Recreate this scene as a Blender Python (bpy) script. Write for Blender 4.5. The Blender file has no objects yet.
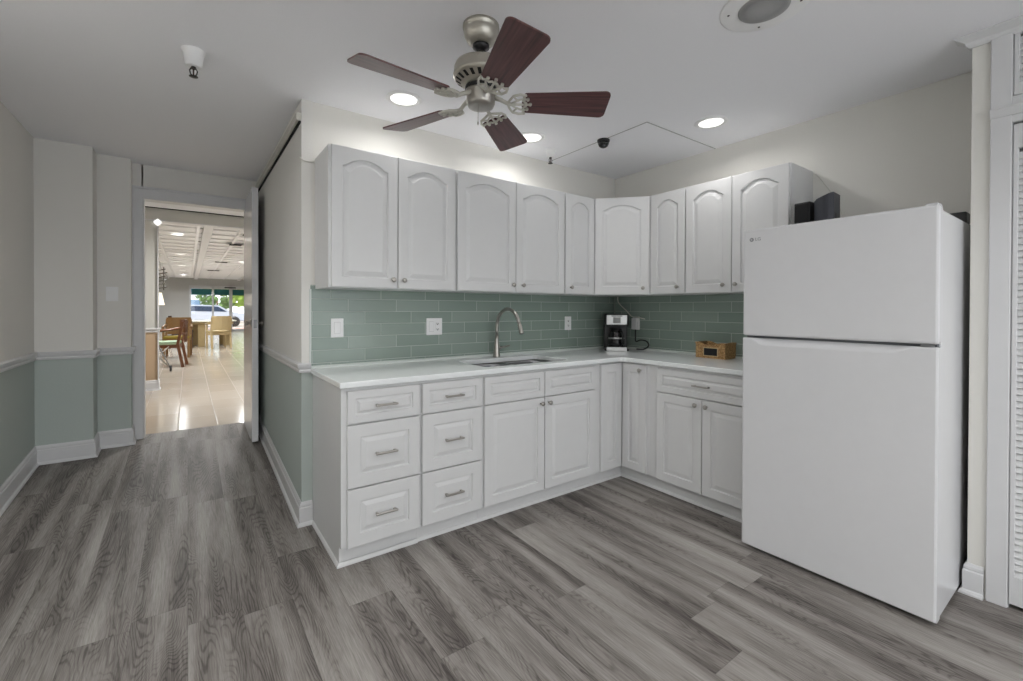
import bpy, bmesh, math, random
from mathutils import Vector, Matrix, geometry
random.seed(7)
D = bpy.data
COL = bpy.context.scene.collection
S = bpy.context.scene
R = math.radians

# ------------------------------------------------------------------ camera, world, exposure
F_PX = 447.03
cam_d = D.cameras.new('camera'); cam = D.objects.new('camera', cam_d); COL.objects.link(cam)
cam_d.sensor_width = 36; cam_d.sensor_fit = 'HORIZONTAL'
cam_d.lens = 36 * F_PX / 1023
cam_d.shift_y = (311.83 - 340.5) / 1023
cam_d.clip_start = 0.05; cam_d.clip_end = 200
yaw, pitch, roll = R(35.863), R(-0.389), R(0.171)
f0 = Vector((math.sin(yaw), math.cos(yaw), 0)); r0 = Vector((math.cos(yaw), -math.sin(yaw), 0)); u0 = Vector((0, 0, 1))
Fv = f0 * math.cos(pitch) + u0 * math.sin(pitch); Uv = u0 * math.cos(pitch) - f0 * math.sin(pitch)
Rv = r0 * math.cos(roll) + Uv * math.sin(roll); Uv = Uv * math.cos(roll) - r0 * math.sin(roll)
M = Matrix((Rv, Uv, -Fv)).transposed().to_4x4(); M.translation = Vector((-3.2216, -2.818, 1.2635))
cam.matrix_world = M
S.camera = cam
S.view_settings.view_transform = 'Standard'; S.view_settings.look = 'None'
S.view_settings.gamma = 1; S.view_settings.exposure = 0.08; S.view_settings.use_curve_mapping = False
W = D.worlds.new('world'); S.world = W; W.use_nodes = True
W.node_tree.nodes['Background'].inputs[0].default_value = (0.92, 0.96, 1.0, 1)
W.node_tree.nodes['Background'].inputs[1].default_value = 2.1
sun_d = D.lights.new('sun', 'SUN'); sun_d.energy = 3.0; sun_d.angle = R(2); sun_d.color = (1, .97, .92)
sun = D.objects.new('sun', sun_d); COL.objects.link(sun); sun.location = (0, -20, 30); sun.rotation_euler = (R(32), 0, R(12))
LAMP_W = 2.4        # each recessed lamp in the kitchen
FILL_W = 8.0       # each unseen recessed lamp added to brighten the kitchen
FAR_W = 45.0        # each lamp in the dining hall, visible and added ones alike

# ------------------------------------------------------------------ materials
def lin(c):
    return tuple(((v / 255) / 12.92 if v / 255 <= .04045 else ((v / 255 + .055) / 1.055) ** 2.4) for v in c) + (1,)
MATS = {}
def mat(name, col, rough=.5, metal=0, noise=0, scale=20, bump=0, spec=.5, emit=None, trans=0, coat=0, stretch=(1, 1, 1)):
    if name in MATS: return MATS[name]
    m = D.materials.new(name); m.use_nodes = True; nt = m.node_tree; b = nt.nodes['Principled BSDF']
    c = lin(col); b.inputs['Base Color'].default_value = c
    b.inputs['Roughness'].default_value = rough; b.inputs['Metallic'].default_value = metal
    b.inputs['Specular IOR Level'].default_value = spec
    b.inputs['Coat Weight'].default_value = coat
    if trans: b.inputs['Transmission Weight'].default_value = trans
    if emit: b.inputs['Emission Color'].default_value = lin(emit[0]); b.inputs['Emission Strength'].default_value = emit[1]
    tc = nt.nodes.new('ShaderNodeTexCoord'); mp = nt.nodes.new('ShaderNodeMapping'); mp.inputs['Scale'].default_value = stretch
    nt.links.new(tc.outputs['Object'], mp.inputs[0])
    n = nt.nodes.new('ShaderNodeTexNoise'); n.inputs['Scale'].default_value = scale; n.inputs['Detail'].default_value = 4
    nt.links.new(mp.outputs[0], n.inputs['Vector'])
    k = noise if noise else .02
    r = nt.nodes.new('ShaderNodeMapRange'); r.inputs[3].default_value = 1 - k; r.inputs[4].default_value = 1 + k
    nt.links.new(n.outputs[0], r.inputs[0])
    h = nt.nodes.new('ShaderNodeVectorMath'); h.operation = 'SCALE'; h.inputs[0].default_value = c[:3]
    nt.links.new(r.outputs[0], h.inputs['Scale']); nt.links.new(h.outputs[0], b.inputs['Base Color'])
    if bump:
        bp = nt.nodes.new('ShaderNodeBump'); bp.inputs['Strength'].default_value = bump; bp.inputs['Distance'].default_value = .002
        nt.links.new(n.outputs[0], bp.inputs['Height']); nt.links.new(bp.outputs[0], b.inputs['Normal'])
    MATS[name] = m
    return m
class NB:
    """small node-building helper"""
    def __init__(s, name):
        s.m = D.materials.new(name); s.m.use_nodes = True; s.nt = s.m.node_tree; s.b = s.nt.nodes['Principled BSDF']; MATS[name] = s.m
    def n(s, t, **kw):
        x = s.nt.nodes.new('ShaderNode' + t)
        for k, v in kw.items(): setattr(x, k, v)
        return x
    def l(s, a, b): s.nt.links.new(a, b)
    def math(s, op, a, b=None, c=None):
        x = s.n('Math', operation=op)
        for i, v in enumerate((a, b, c)):
            if v is None: continue
            if isinstance(v, (int, float)): x.inputs[i].default_value = v
            else: s.l(v, x.inputs[i])
        return x.outputs[0]
    def comb(s, x, y, z):
        c = s.n('CombineXYZ')
        for i, v in enumerate((x, y, z)):
            if isinstance(v, (int, float)): c.inputs[i].default_value = v
            else: s.l(v, c.inputs[i])
        return c.outputs[0]
    def mix(s, f, a, b):
        x = s.n('Mix', data_type='RGBA')
        for i, v in ((0, f), (6, a), (7, b)):
            if isinstance(v, (int, float)): x.inputs[i].default_value = v
            elif isinstance(v, tuple): x.inputs[i].default_value = v
            else: s.l(v, x.inputs[i])
        return x.outputs[2]
    def ramp(s, f, stops):
        x = s.n('ValToRGB'); cr = x.color_ramp
        while len(cr.elements) < len(stops): cr.elements.new(.5)
        for e, (p, c) in zip(cr.elements, stops): e.position = p; e.color = c
        s.l(f, x.inputs[0]); return x.outputs[0]

WHITE = mat('cabinet_white', (218, 218, 218), .38)
TRIM = mat('trim_white', (216, 216, 217), .35)
GREIGE = mat('wall_greige', (229, 227, 221), .85, bump=.15, scale=180)
CEIL = mat('ceiling_white', (247, 247, 250), .9, bump=.1, scale=120)
CHROME = mat('brushed_nickel', (176, 172, 166), .28, 1)
STEEL = mat('stainless_steel', (150, 150, 152), .3, 1)
FRIDGE = mat('refrigerator_white', (221, 221, 223), .22)
BLACK = mat('black_plastic', (22, 22, 24), .35)
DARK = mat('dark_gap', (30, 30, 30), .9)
PLATE = mat('plate_white', (240, 240, 240), .35)
COUNTER = mat('quartz_counter', (238, 241, 241), .12, noise=.035, scale=60)

def two_tone():
    q = NB('two_tone_wall'); b = q.b
    g = q.n('NewGeometry'); sp = q.n('SeparateXYZ'); q.l(g.outputs['Position'], sp.inputs[0])
    f = q.math('LESS_THAN', sp.outputs[2], .91)
    n = q.n('TexNoise'); n.inputs['Scale'].default_value = 120; q.l(g.outputs['Position'], n.inputs['Vector'])
    c = q.mix(f, lin((229, 227, 222)), lin((184, 193, 188)))
    q.l(c, b.inputs['Base Color']); b.inputs['Roughness'].default_value = .85
    bp = q.n('Bump'); bp.inputs['Strength'].default_value = .25; bp.inputs['Distance'].default_value = .002
    q.l(n.outputs[0], bp.inputs['Height']); q.l(bp.outputs[0], b.inputs['Normal'])
    return q.m
TWO = two_tone()

def wood_floor():
    q = NB('plank_floor'); b = q.b
    g = q.n('NewGeometry'); sp = q.n('SeparateXYZ'); q.l(g.outputs['Position'], sp.inputs[0])
    X, Y = sp.outputs[0], sp.outputs[1]
    PW, PL = .185, 1.22
    xi = q.math('DIVIDE', q.math('ADD', X, 50.03), PW); row = q.math('FLOOR', xi)
    wn = q.n('TexWhiteNoise', noise_dimensions='1D'); q.l(row, wn.inputs['W'])
    yy = q.math('ADD', q.math('DIVIDE', q.math('ADD', Y, 50), PL), q.math('MULTIPLY', wn.outputs[0], 7.31)); col = q.math('FLOOR', yy)
    idv = q.comb(row, col, 0)
    w2 = q.n('TexWhiteNoise', noise_dimensions='3D'); q.l(idv, w2.inputs['Vector'])
    rnd = w2.outputs[0]
    # grain coordinates: stretched along the plank, shifted per plank
    gx = q.math('ADD', X, q.math('MULTIPLY', rnd, 37.0)); gy = q.math('ADD', Y, q.math('MULTIPLY', rnd, 91.0))
    v = q.comb(q.math('MULTIPLY', gx, 9.0), q.math('MULTIPLY', gy, 1.15), q.math('MULTIPLY', rnd, 11))
    n1 = q.n('TexNoise'); n1.inputs['Scale'].default_value = 1.0; n1.inputs['Detail'].default_value = 1.5; n1.inputs['Roughness'].default_value = .4; n1.inputs['Distortion'].default_value = .3
    q.l(v, n1.inputs['Vector'])
    vw = q.comb(q.math('MULTIPLY', gx, 55), q.math('MULTIPLY', gy, 12), 0)
    nw = q.n('TexNoise'); nw.inputs['Scale'].default_value = 1.0; nw.inputs['Detail'].default_value = 3.0; q.l(vw, nw.inputs['Vector'])
    base = q.math('ADD', n1.outputs[0], q.math('MULTIPLY', nw.outputs[0], .022))
    rings = q.math('MULTIPLY', q.math('PINGPONG', q.math('MULTIPLY', base, 38.0), .5), 2.0)
    mr0 = q.n('MapRange', interpolation_type='SMOOTHSTEP'); mr0.inputs[1].default_value = .45; mr0.inputs[2].default_value = 1.0; q.l(rings, mr0.inputs[0])
    vf = q.comb(q.math('MULTIPLY', gx, 210), q.math('MULTIPLY', gy, 7), 0)
    n2 = q.n('TexNoise'); n2.inputs['Scale'].default_value = 1.0; n2.inputs['Detail'].default_value = 4.0; n2.inputs['Roughness'].default_value = .65; q.l(vf, n2.inputs['Vector'])
    vs = q.comb(q.math('MULTIPLY', gx, 10.0), q.math('MULTIPLY', gy, .7), 3)
    n3 = q.n('TexNoise'); n3.inputs['Scale'].default_value = 1.0; n3.inputs['Detail'].default_value = 1.0; q.l(vs, n3.inputs['Vector'])
    # the ring figure sits in the middle of some planks only
    mr = q.n('MapRange', interpolation_type='SMOOTHSTEP'); mr.inputs[1].default_value = .40; mr.inputs[2].default_value = .60; q.l(n3.outputs[0], mr.inputs[0])
    tone = q.math('ADD', q.math('MULTIPLY', q.math('SUBTRACT', n3.outputs[0], .5), 1.2), .56)
    tone = q.math('ADD', tone, q.math('MULTIPLY', q.math('SUBTRACT', rnd, .5), .05))
    tone = q.math('ADD', tone, q.math('MULTIPLY', q.math('SUBTRACT', n2.outputs[0], .5), .85))
    ringd = q.math('MULTIPLY', mr0.outputs[0], q.math('ADD', .05, q.math('MULTIPLY', q.math('SUBTRACT', 1.0, mr.outputs[0]), .17)))
    tone = q.math('SUBTRACT', tone, ringd)
    c = q.ramp(tone, [(0.05, lin((60, 55, 52))), (.35, lin((101, 95, 91))), (.6, lin((136, 131, 126))), (1.0, lin((175, 171, 166)))])
    # seams
    fx = q.math('FRACT', xi); fy = q.math('FRACT', yy)
    ex = q.math('MULTIPLY', q.math('MINIMUM', fx, q.math('SUBTRACT', 1.0, fx)), PW)
    ey = q.math('MULTIPLY', q.math('MINIMUM', fy, q.math('SUBTRACT', 1.0, fy)), PL)
    e = q.math('LESS_THAN', q.math('MINIMUM', ex, ey), .0011)
    c = q.mix(q.math('MULTIPLY', e, .35), c, lin((50, 48, 46)))
    q.l(c, b.inputs['Base Color']); b.inputs['Roughness'].default_value = .52; b.inputs['Specular IOR Level'].default_value = .3
    bp = q.n('Bump'); bp.inputs['Strength'].default_value = .25; bp.inputs['Distance'].default_value = .001
    q.l(tone, bp.inputs['Height']); q.l(bp.outputs[0], b.inputs['Normal'])
    return q.m
PLANK = wood_floor()

def brick_mat(name, axes, bw, bh, c1, c2, mortar, msize, off, freq, rough, shift=(0, 0), vary=.3, scale=1.0):
    q = NB(name); b = q.b
    g = q.n('NewGeometry'); sp = q.n('SeparateXYZ'); q.l(g.outputs['Position'], sp.inputs[0])
    a0 = q.math('ADD', sp.outputs[axes[0]], shift[0]); a1 = q.math('ADD', sp.outputs[axes[1]], shift[1])
    # own running bond: row shift steps by "off" of a brick every row, repeating after "freq" rows
    rowf = q.math('DIVIDE', a1, bh); row = q.math('FLOOR', rowf)
    sh = q.math('MULTIPLY', q.math('MODULO', q.math('ADD', row, 300.0), float(freq)), off)
    colf = q.math('ADD', q.math('DIVIDE', a0, bw), sh); colm = q.math('FLOOR', colf)
    wn = q.n('TexWhiteNoise', noise_dimensions='3D'); q.l(q.comb(row, colm, 0), wn.inputs['Vector'])
    c = q.mix(wn.outputs[0], c1, c2)
    n = q.n('TexNoise'); n.inputs['Scale'].default_value = 14; n.inputs['Detail'].default_value = 3
    q.l(q.comb(sp.outputs[0], sp.outputs[1], q.math('MULTIPLY', sp.outputs[2], 3.0)), n.inputs['Vector'])
    c = q.mix(q.math('MULTIPLY', n.outputs[0], vary), c, c2)
    fx = q.math('FRACT', colf); fy = q.math('FRACT', rowf)
    ex = q.math('MULTIPLY', q.math('MINIMUM', fx, q.math('SUBTRACT', 1.0, fx)), bw)
    ey = q.math('MULTIPLY', q.math('MINIMUM', fy, q.math('SUBTRACT', 1.0, fy)), bh)
    d = q.math('MINIMUM', ex, ey); e = q.math('LESS_THAN', d, msize)
    c = q.mix(e, c, mortar); q.l(c, b.inputs['Base Color'])
    rr = q.math('ADD', rough, q.math('MULTIPLY', e, .5)); q.l(rr, b.inputs['Roughness'])
    mr = q.n('MapRange'); mr.inputs[1].default_value = msize * .6; mr.inputs[2].default_value = msize * 2.2; q.l(d, mr.inputs[0])
    bp = q.n('Bump'); bp.inputs['Strength'].default_value = .6; bp.inputs['Distance'].default_value = .0015
    q.l(mr.outputs[0], bp.inputs['Height']); q.l(bp.outputs[0], b.inputs['Normal'])
    return q.m
TG1, TG2, TGM = lin((133, 149, 139)), lin((146, 160, 151)), lin((192, 198, 194))
TILE_B = brick_mat('green_tile_back', (0, 2), .3065, .0762, TG1, TG2, TGM, .0016, 1 / 3, 3, .14, shift=(2.4265 + .3065 * 20, -.9385 + .0762 * 20))
TILE_R = brick_mat('green_tile_right', (1, 2), .3065, .0762, TG1, TG2, TGM, .0016, 1 / 3, 3, .14, shift=(.196 + .3065 * 20, -.9385 + .0762 * 20))
FARTILE = brick_mat('tan_floor_tile', (1, 0), .6, .3, lin((196, 186, 172)), lin((184, 172, 157)), lin((156, 146, 134)), .003, .5, 2, .14, vary=.5)
def fan_wood():
    q = NB('fan_blade_wood'); b = q.b
    tc = q.n('TexCoord'); mp = q.n('Mapping'); mp.inputs['Scale'].default_value = (3, 60, 20); q.l(tc.outputs['Object'], mp.inputs[0])
    n = q.n('TexNoise'); n.inputs['Scale'].default_value = 1.5; n.inputs['Detail'].default_value = 5; q.l(mp.outputs[0], n.inputs['Vector'])
    c = q.ramp(n.outputs[0], [(.3, lin((64, 38, 40))), (.55, lin((92, 54, 55))), (.8, lin((112, 72, 70)))])
    q.l(c, b.inputs['Base Color']); b.inputs['Roughness'].default_value = .32
    return q.m
BLADE = fan_wood()
def wicker():
    q = NB('wicker'); b = q.b
    tc = q.n('TexCoord'); sp = q.n('SeparateXYZ'); q.l(tc.outputs['Object'], sp.inputs[0])
    a = q.math('SINE', q.math('MULTIPLY', q.math('ADD', sp.outputs[0], sp.outputs[1]), 420.0)); c_ = q.math('SINE', q.math('MULTIPLY', sp.outputs[2], 700.0))
    w = q.math('MULTIPLY', a, c_); n = q.n('TexNoise'); n.inputs['Scale'].default_value = 90; q.l(tc.outputs['Object'], n.inputs['Vector'])
    t = q.math('ADD', q.math('MULTIPLY', w, .25), n.outputs[0])
    c = q.ramp(t, [(.2, lin((120, 82, 48))), (.5, lin((196, 152, 98))), (.85, lin((232, 200, 148)))])
    q.l(c, b.inputs['Base Color']); b.inputs['Roughness'].default_value = .7
    bp = q.n('Bump'); bp.inputs['Strength'].default_value = .8; bp.inputs['Distance'].default_value = .002
    q.l(w, bp.inputs['Height']); q.l(bp.outputs[0], b.inputs['Normal'])
    return q.m
WICKER = wicker()
BROWNW = mat('brown_wood', (112, 70, 44), .4, noise=.2, scale=12, stretch=(1, 1, .2))
PALEW = mat('pale_wood', (190, 168, 126), .45, noise=.12, scale=12, stretch=(1, 1, .2))
SAGE = mat('sage_cushion', (170, 190, 160), .9)
OLIVE = mat('olive_cushion', (150, 130, 50), .9)

# ------------------------------------------------------------------ mesh helpers
class MB:
    def __init__(s): s.bm = bmesh.new()
    def face(s, vs, smooth=False):
        try:
            f = s.bm.faces.new(vs); f.smooth = smooth; return f
        except ValueError: return None
    def box(s, x0, x1, y0, y1, z0, z1, bev=0, mtx=None):
        x0, x1 = sorted((x0, x1)); y0, y1 = sorted((y0, y1)); z0, z1 = sorted((z0, z1))
        vs = [s.bm.verts.new(p) for p in ((x0, y0, z0), (x1, y0, z0), (x1, y1, z0), (x0, y1, z0), (x0, y0, z1), (x1, y0, z1), (x1, y1, z1), (x0, y1, z1))]
        fs = [s.face([vs[i] for i in f]) for f in ((0, 3, 2, 1), (4, 5, 6, 7), (0, 1, 5, 4), (1, 2, 6, 5), (2, 3, 7, 6), (3, 0, 4, 7))]
        if bev:
            es = {e for f in fs for e in f.edges}
            r = bmesh.ops.bevel(s.bm, geom=list(es), offset=bev, segments=2, affect='EDGES', profile=.5)
            vs = list({v for f in r['faces'] for v in f.verts} | {v for v in vs if v.is_valid})
        if mtx is not None: bmesh.ops.transform(s.bm, matrix=mtx, verts=vs)
        return s
    def quadpts(s, pts):
        s.face([s.bm.verts.new(p) for p in pts]); return s
    def prism(s, poly, z0, z1, mtx=None, bev=0):
        """poly in xy, extruded z0..z1"""
        a = [s.bm.verts.new((x, y, z0)) for x, y in poly]; b = [s.bm.verts.new((x, y, z1)) for x, y in poly]
        n = len(poly); fs = [s.face(a[::-1]), s.face(b)]
        for i in range(n): fs.append(s.face([a[i], a[(i + 1) % n], b[(i + 1) % n], b[i]]))
        vs = a + b
        if bev:
            es = {e for f in fs[:2] for e in f.edges}
            r = bmesh.ops.bevel(s.bm, geom=list(es), offset=bev, segments=2, affect='EDGES')
            vs = list({v for f in r['faces'] for v in f.verts} | {v for v in vs if v.is_valid})
        if mtx is not None: bmesh.ops.transform(s.bm, matrix=mtx, verts=vs)
        return s
    def lathe(s, prof, seg=32, c=(0, 0, 0), mtx=None, caps=True):
        """prof: (r,z) list"""
        rings = []
        for r, z in prof:
            rings.append([s.bm.verts.new((c[0] + max(r, 1e-4) * math.cos(2 * math.pi * i / seg), c[1] + max(r, 1e-4) * math.sin(2 * math.pi * i / seg), c[2] + z)) for i in range(seg)])
        for a, b in zip(rings, rings[1:]):
            for i in range(seg): s.face([a[i], a[(i + 1) % seg], b[(i + 1) % seg], b[i]], True)
        if caps:
            s.face(rings[0][::-1]); s.face(rings[-1])
        if mtx is not None: bmesh.ops.transform(s.bm, matrix=mtx, verts=[v for r in rings for v in r])
        return s
    def tube(s, pts, r, seg=10, cap=True):
        pts = [Vector(p) for p in pts]; rs = r if isinstance(r, (list, tuple)) else [r] * len(pts)
        up = None; rings = []
        for i, p in enumerate(pts):
            t = (pts[min(i + 1, len(pts) - 1)] - pts[max(i - 1, 0)]).normalized()
            if up is None:
                up = Vector((0, 0, 1)) if abs(t.z) < .9 else Vector((1, 0, 0))
            n = (up - t * up.dot(t)).normalized(); up = n; bn = t.cross(n)
            rings.append([s.bm.verts.new(p + (n * math.cos(2 * math.pi * k / seg) + bn * math.sin(2 * math.pi * k / seg)) * rs[i]) for k in range(seg)])
        for a, b in zip(rings, rings[1:]):
            for i in range(seg): s.face([a[i], a[(i + 1) % seg], b[(i + 1) % seg], b[i]], True)
        if cap: s.face(rings[0][::-1]); s.face(rings[-1])
        return s
    def bar(s, a, b, w, d):
        """square bar from a to b"""
        a, b = Vector(a), Vector(b); t = (b - a).normalized(); up = Vector((0, 0, 1)) if abs(t.z) < .9 else Vector((0, 1, 0))
        n = (up - t * up.dot(t)).normalized(); m = t.cross(n)
        q = [[s.bm.verts.new(p + m * w / 2 * i + n * d / 2 * j) for i, j in ((-1, -1), (1, -1), (1, 1), (-1, 1))] for p in (a, b)]
        s.face(q[0][::-1]); s.face(q[1])
        for i in range(4): s.face([q[0][i], q[0][(i + 1) % 4], q[1][(i + 1) % 4], q[1][i]])
        return s
    def sweep(s, path, prof, side=1, closed_prof=True):
        """moulding: prof = (offset from wall, height) closed loop; path = xyz along wall, offset to the left (side=1) or right"""
        path = [Vector(p) for p in path]; rings = []
        for i, p in enumerate(path):
            d1 = (path[i] - path[i - 1]).xy.normalized() if i > 0 else None
            d2 = (path[i + 1] - path[i]).xy.normalized() if i < len(path) - 1 else None
            n1 = Vector((-d1.y, d1.x)) if d1 else None; n2 = Vector((-d2.y, d2.x)) if d2 else None
            if n1 and n2:
                m = (n1 + n2).normalized(); m = m / max(m.dot(n1), .2)
            else: m = n1 or n2
            m = m * side
            rings.append([s.bm.verts.new((p.x + m.x * o, p.y + m.y * o, p.z + h)) for o, h in prof])
        k = len(prof)
        for a, b in zip(rings, rings[1:]):
            for i in range(k): s.face([a[i], a[(i + 1) % k], b[(i + 1) % k], b[i]])
        s.face(rings[0][::-1]); s.face(rings[-1])
        return s
    def build(s, name, m, parent=None, loc=(0, 0, 0), rot=0, mtx=None, autosmooth=False):
        bmesh.ops.recalc_face_normals(s.bm, faces=s.bm.faces)
        me = D.meshes.new(name); s.bm.to_mesh(me); s.bm.free()
        me.materials.append(m)
        o = D.objects.new(name, me); COL.objects.link(o)
        if parent: o.parent = parent
        if mtx is not None: o.matrix_local = mtx
        else: o.location = loc; o.rotation_euler = (0, 0, rot)
        return o
def tag(o, label=None, cat=None, group=None, kind=None):
    if label: o['label'] = label
    if cat: o['category'] = cat
    if group: o['group'] = group
    if kind: o['kind'] = kind
    return o
def struct(mb, name, m, label=None, cat=None):
    o = mb.build(name, m); o['kind'] = 'structure'
    if label: o['label'] = label
    o['category'] = cat or name.split('_')[0].split('.')[0]
    return o
def thing(name, label, cat, loc=(0, 0, 0), rz=0, group=None):
    o = D.objects.new(name, None); COL.objects.link(o); o.location = loc; o.rotation_euler = (0, 0, rz); o.empty_display_size = .1
    return tag(o, label, cat, group)
def copy_tree(o, parent=None):
    c = o.copy(); COL.objects.link(c)
    if parent: c.parent = parent
    for ch in list(o.children): copy_tree(ch, c)
    return c

# ------------------------------------------------------------------ setting
H = 2.475; XL = -4.115; XH = -2.69; RS = .075
def rz(y): return max(0, min(y, 2.18)) * RS
FZ = rz(2.18)
XR1, XR2 = -3.805, -3.60
Y1, Y2, Y3 = 1.77, 1.95, 2.08
m = MB()
for xa, xb, ys in ((XL, XH, (-6, 0, 2.18)), (XH, 1.2, (-6, 0))):
    for a, b in zip(ys, ys[1:]): m.quadpts([(xa, a, rz(a)), (xb, a, rz(a)), (xb, b, rz(b)), (xa, b, rz(b))])
bmesh.ops.remove_doubles(m.bm, verts=m.bm.verts, dist=1e-5)
struct(m, 'floor', PLANK, 'grey wood-look plank floor of the kitchen, ramping up the hallway')
m = MB(); m.box(-9, 3, 2.18, 22.2, FZ - .1, FZ)
struct(m, 'floor', FARTILE, 'glossy tan tile floor beyond the open door')
m = MB(); m.box(XL - .1, 1.2, -6, 2.2, H, H + .08)
struct(m, 'ceiling', CEIL, 'flat white kitchen ceiling')
m = MB(); m.box(-2.66, 1.2, 0, .12, -.05, H)
struct(m, 'wall_back', GREIGE, 'greige wall behind the sink counter')
# hallway side wall: two-tone, including the narrow end that faces the kitchen
m = MB(); m.box(-2.68, -2.50, .03, 2.2, -.05, H)
struct(m, 'wall_hallway', TWO, 'two-tone greige and sage wall on the right of the hallway')
m = MB(); m.box(XH, -2.6295, -.004, .03, -.02, H); m.box(XH, -2.675, .029, 2.2, -.02, H)
struct(m, 'wall_corner', TWO, 'narrow wall end between hallway and backsplash')
m = MB(); m.box(XL - .1, XL, -6, Y1, -.05, H)
struct(m, 'wall_left', TWO, 'two-tone left wall of the hallway')
m = MB(); m.box(XL - .1, XR1, Y1, 2.2, -.02, H); m.box(XR1 - .01, XR2, Y2, 2.2, 0, H)
m.box(XR2 - .01, -3.531, Y3, 2.18, 0, H); m.box(-3.54, XH, Y3, 2.18, 2.20, H)
struct(m, 'wall_end', TWO, 'stepped two-tone wall around the hallway door')
m = MB(); m.box(0, .1, -6, 0, -.05, H)
struct(m, 'wall_right', GREIGE, 'greige wall behind the refrigerator')
m = MB(); m.box(-.40, 0, -2.52, -2.40, -.02, H); m.box(-.40, 0, -6, -3.9, -.02, H); m.box(-.40, 0, -3.9, -2.5, 2.43, H)
struct(m, 'wall_closet', GREIGE, 'short greige wall of the closet beside the refrigerator')

BBP = [(0, 0), (.026, 0), (.025, .008), (.020, .017), (.014, .021), (.014, .102), (.009, .108), (.011, .114), (.010, .124), (.004, .136), (0, .136)]
m = MB(); m.sweep([(XL, -6, 0), (XL, 0, 0), (XL, Y1, rz(Y1)), (XR1, Y1, rz(Y1)), (XR1, Y2, rz(Y2)), (XR2, Y2, rz(Y2)), (XR2, Y3 - .01, rz(Y3))], BBP, -1)
struct(m, 'baseboard_left', TRIM, 'white baseboard along the left and end walls')
m = MB(); m.sweep([(XH, 2.17, rz(2.17)), (XH, 0, 0), (XH, -.004, 0), (-2.632, -.004, 0)], BBP, -1)
struct(m, 'baseboard_hallway', TRIM, 'white baseboard along the hallway side wall')
m = MB(); m.sweep([(-.02, -2.40, 0), (-.40, -2.40, 0), (-.40, -2.452, 0)], BBP, -1)
struct(m, 'baseboard_closet', TRIM, 'white baseboard on the closet wall end')
RLP = [(0, 0), (.012, 0), (.016, .012), (.012, .02), (.022, .034), (.026, .05), (.02, .057), (0, .057)]
m = MB(); m.sweep([(XL, -6, .885), (XL, Y1, .885), (XR1, Y1, .885), (XR1, Y2, .885), (XR2, Y2, .885), (XR2, Y3 - .01, .885)], RLP, -1)
struct(m, 'trim_1', TRIM, 'white chair rail on the left and end walls', 'chair rail')
m = MB(); m.sweep([(XH, 2.17, .888), (XH, -.004, .888), (-2.642, -.004, .888)], RLP, -1)
struct(m, 'trim_2', TRIM, 'white chair rail on the hallway side wall', 'chair rail')
# hallway door casing
m = MB()
for (a, b, w) in ((-3.612, -3.531, .02),):
    m.box(a, b, Y3 - .02, Y3, rz(2.05), 2.20, .004)
    m.box(a, a + .02, Y3 - .03, Y3 - .02, rz(2.05), 2.285, .003)
m.box(-3.612, XH - .002, Y3 - .02, Y3, 2.195, 2.285, .004); m.box(-3.612, XH - .002, Y3 - .03, Y3 - .02, 2.265, 2.285, .003)
m.box(-3.5305, -3.524, Y3 - .01, 2.19, FZ - .02, 2.20); m.box(-3.531, -2.735, Y3 - .012, 2.19, 2.185, 2.202)
m.box(-2.735, XH - .002, Y3 - .01, 2.19, FZ - .02, 2.202)
struct(m, 'trim_3', TRIM, 'white casing around the hallway doorway', 'door casing')
# open door leaf
dz0, dz1 = .135, 2.279
lf = MB().box(-2.789, -2.742, 1.50, 2.17, dz0, dz1, .002).build('door_1', mat('door_gloss_white', (232, 232, 234), .12))
tag(lf, 'glossy white hallway door standing open against the side wall', 'door', kind='structure')
for sx, fx in ((-1, -2.789), (1, -2.742)):
    mt = Matrix.Translation((fx, 1.572, 1.133)) @ Matrix.Rotation(R(90) * sx, 4, 'Y')
    MB().lathe([(.030, 0), (.030, .005), (.011, .010), (.010, .020), (.020, .027), (.024, .035), (.020, .043), (.006, .046)], 24, mtx=mt).build('door_knob', CHROME, lf)
m = MB().box(-2.7775, -2.7535, 1.497, 1.5005, 1.095, 1.165); m.build('latch_plate', STEEL, lf)
m = MB(); m.box(-2.755, -2.742, 2.168, 2.176, 1.95, 2.05); m.box(-2.755, -2.742, 2.168, 2.176, .4, .5)
m.build('hinge', STEEL, lf)
# raceway under the hallway ceiling
m = MB().box(XH - .026, XH - .0005, 0.004, 1.93, 2.350, 2.395, .003)
MB().box(XH - .012, XH - .0004, .006, 1.93, 2.340, 2.350).build('shadow_gap', DARK)['kind'] = 'structure'  # dark strip painted in for the shade line under the raceway
struct(m, 'trim_4', mat('raceway_paint', (206, 203, 194), .6), 'painted cable raceway below the hallway ceiling', 'raceway')
# slab patch in the kitchen ceiling
m = MB(); m.box(-.814, -.002, -.978, -.002, H - .002, H - .0003)
struct(m, 'trim_5', CEIL, 'square access patch in the ceiling corner', 'ceiling patch')
m = MB(); m.box(-.819, -.001, -.983, -.976, H - .0024, H - .0003); m.box(-.819, -.812, -.983, -.001, H - .0024, H - .0003)
struct(m, 'trim_6', mat('patch_seam', (176, 176, 175), .9), 'open seam along the ceiling patch', 'seam')
# crown on the closet
m = MB(); CP = [(0, 0), (.008, 0), (.018, .012), (.02, .022), (.04, .036), (.05, .042), (.05, .049), (0, .049)]
m.sweep([(-.375, -2.40, 2.425), (-.40, -2.40, 2.425), (-.40, -5.9, 2.425)], CP, -1)
struct(m, 'trim_7', TRIM, 'white crown moulding above the closet', 'crown moulding')
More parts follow.
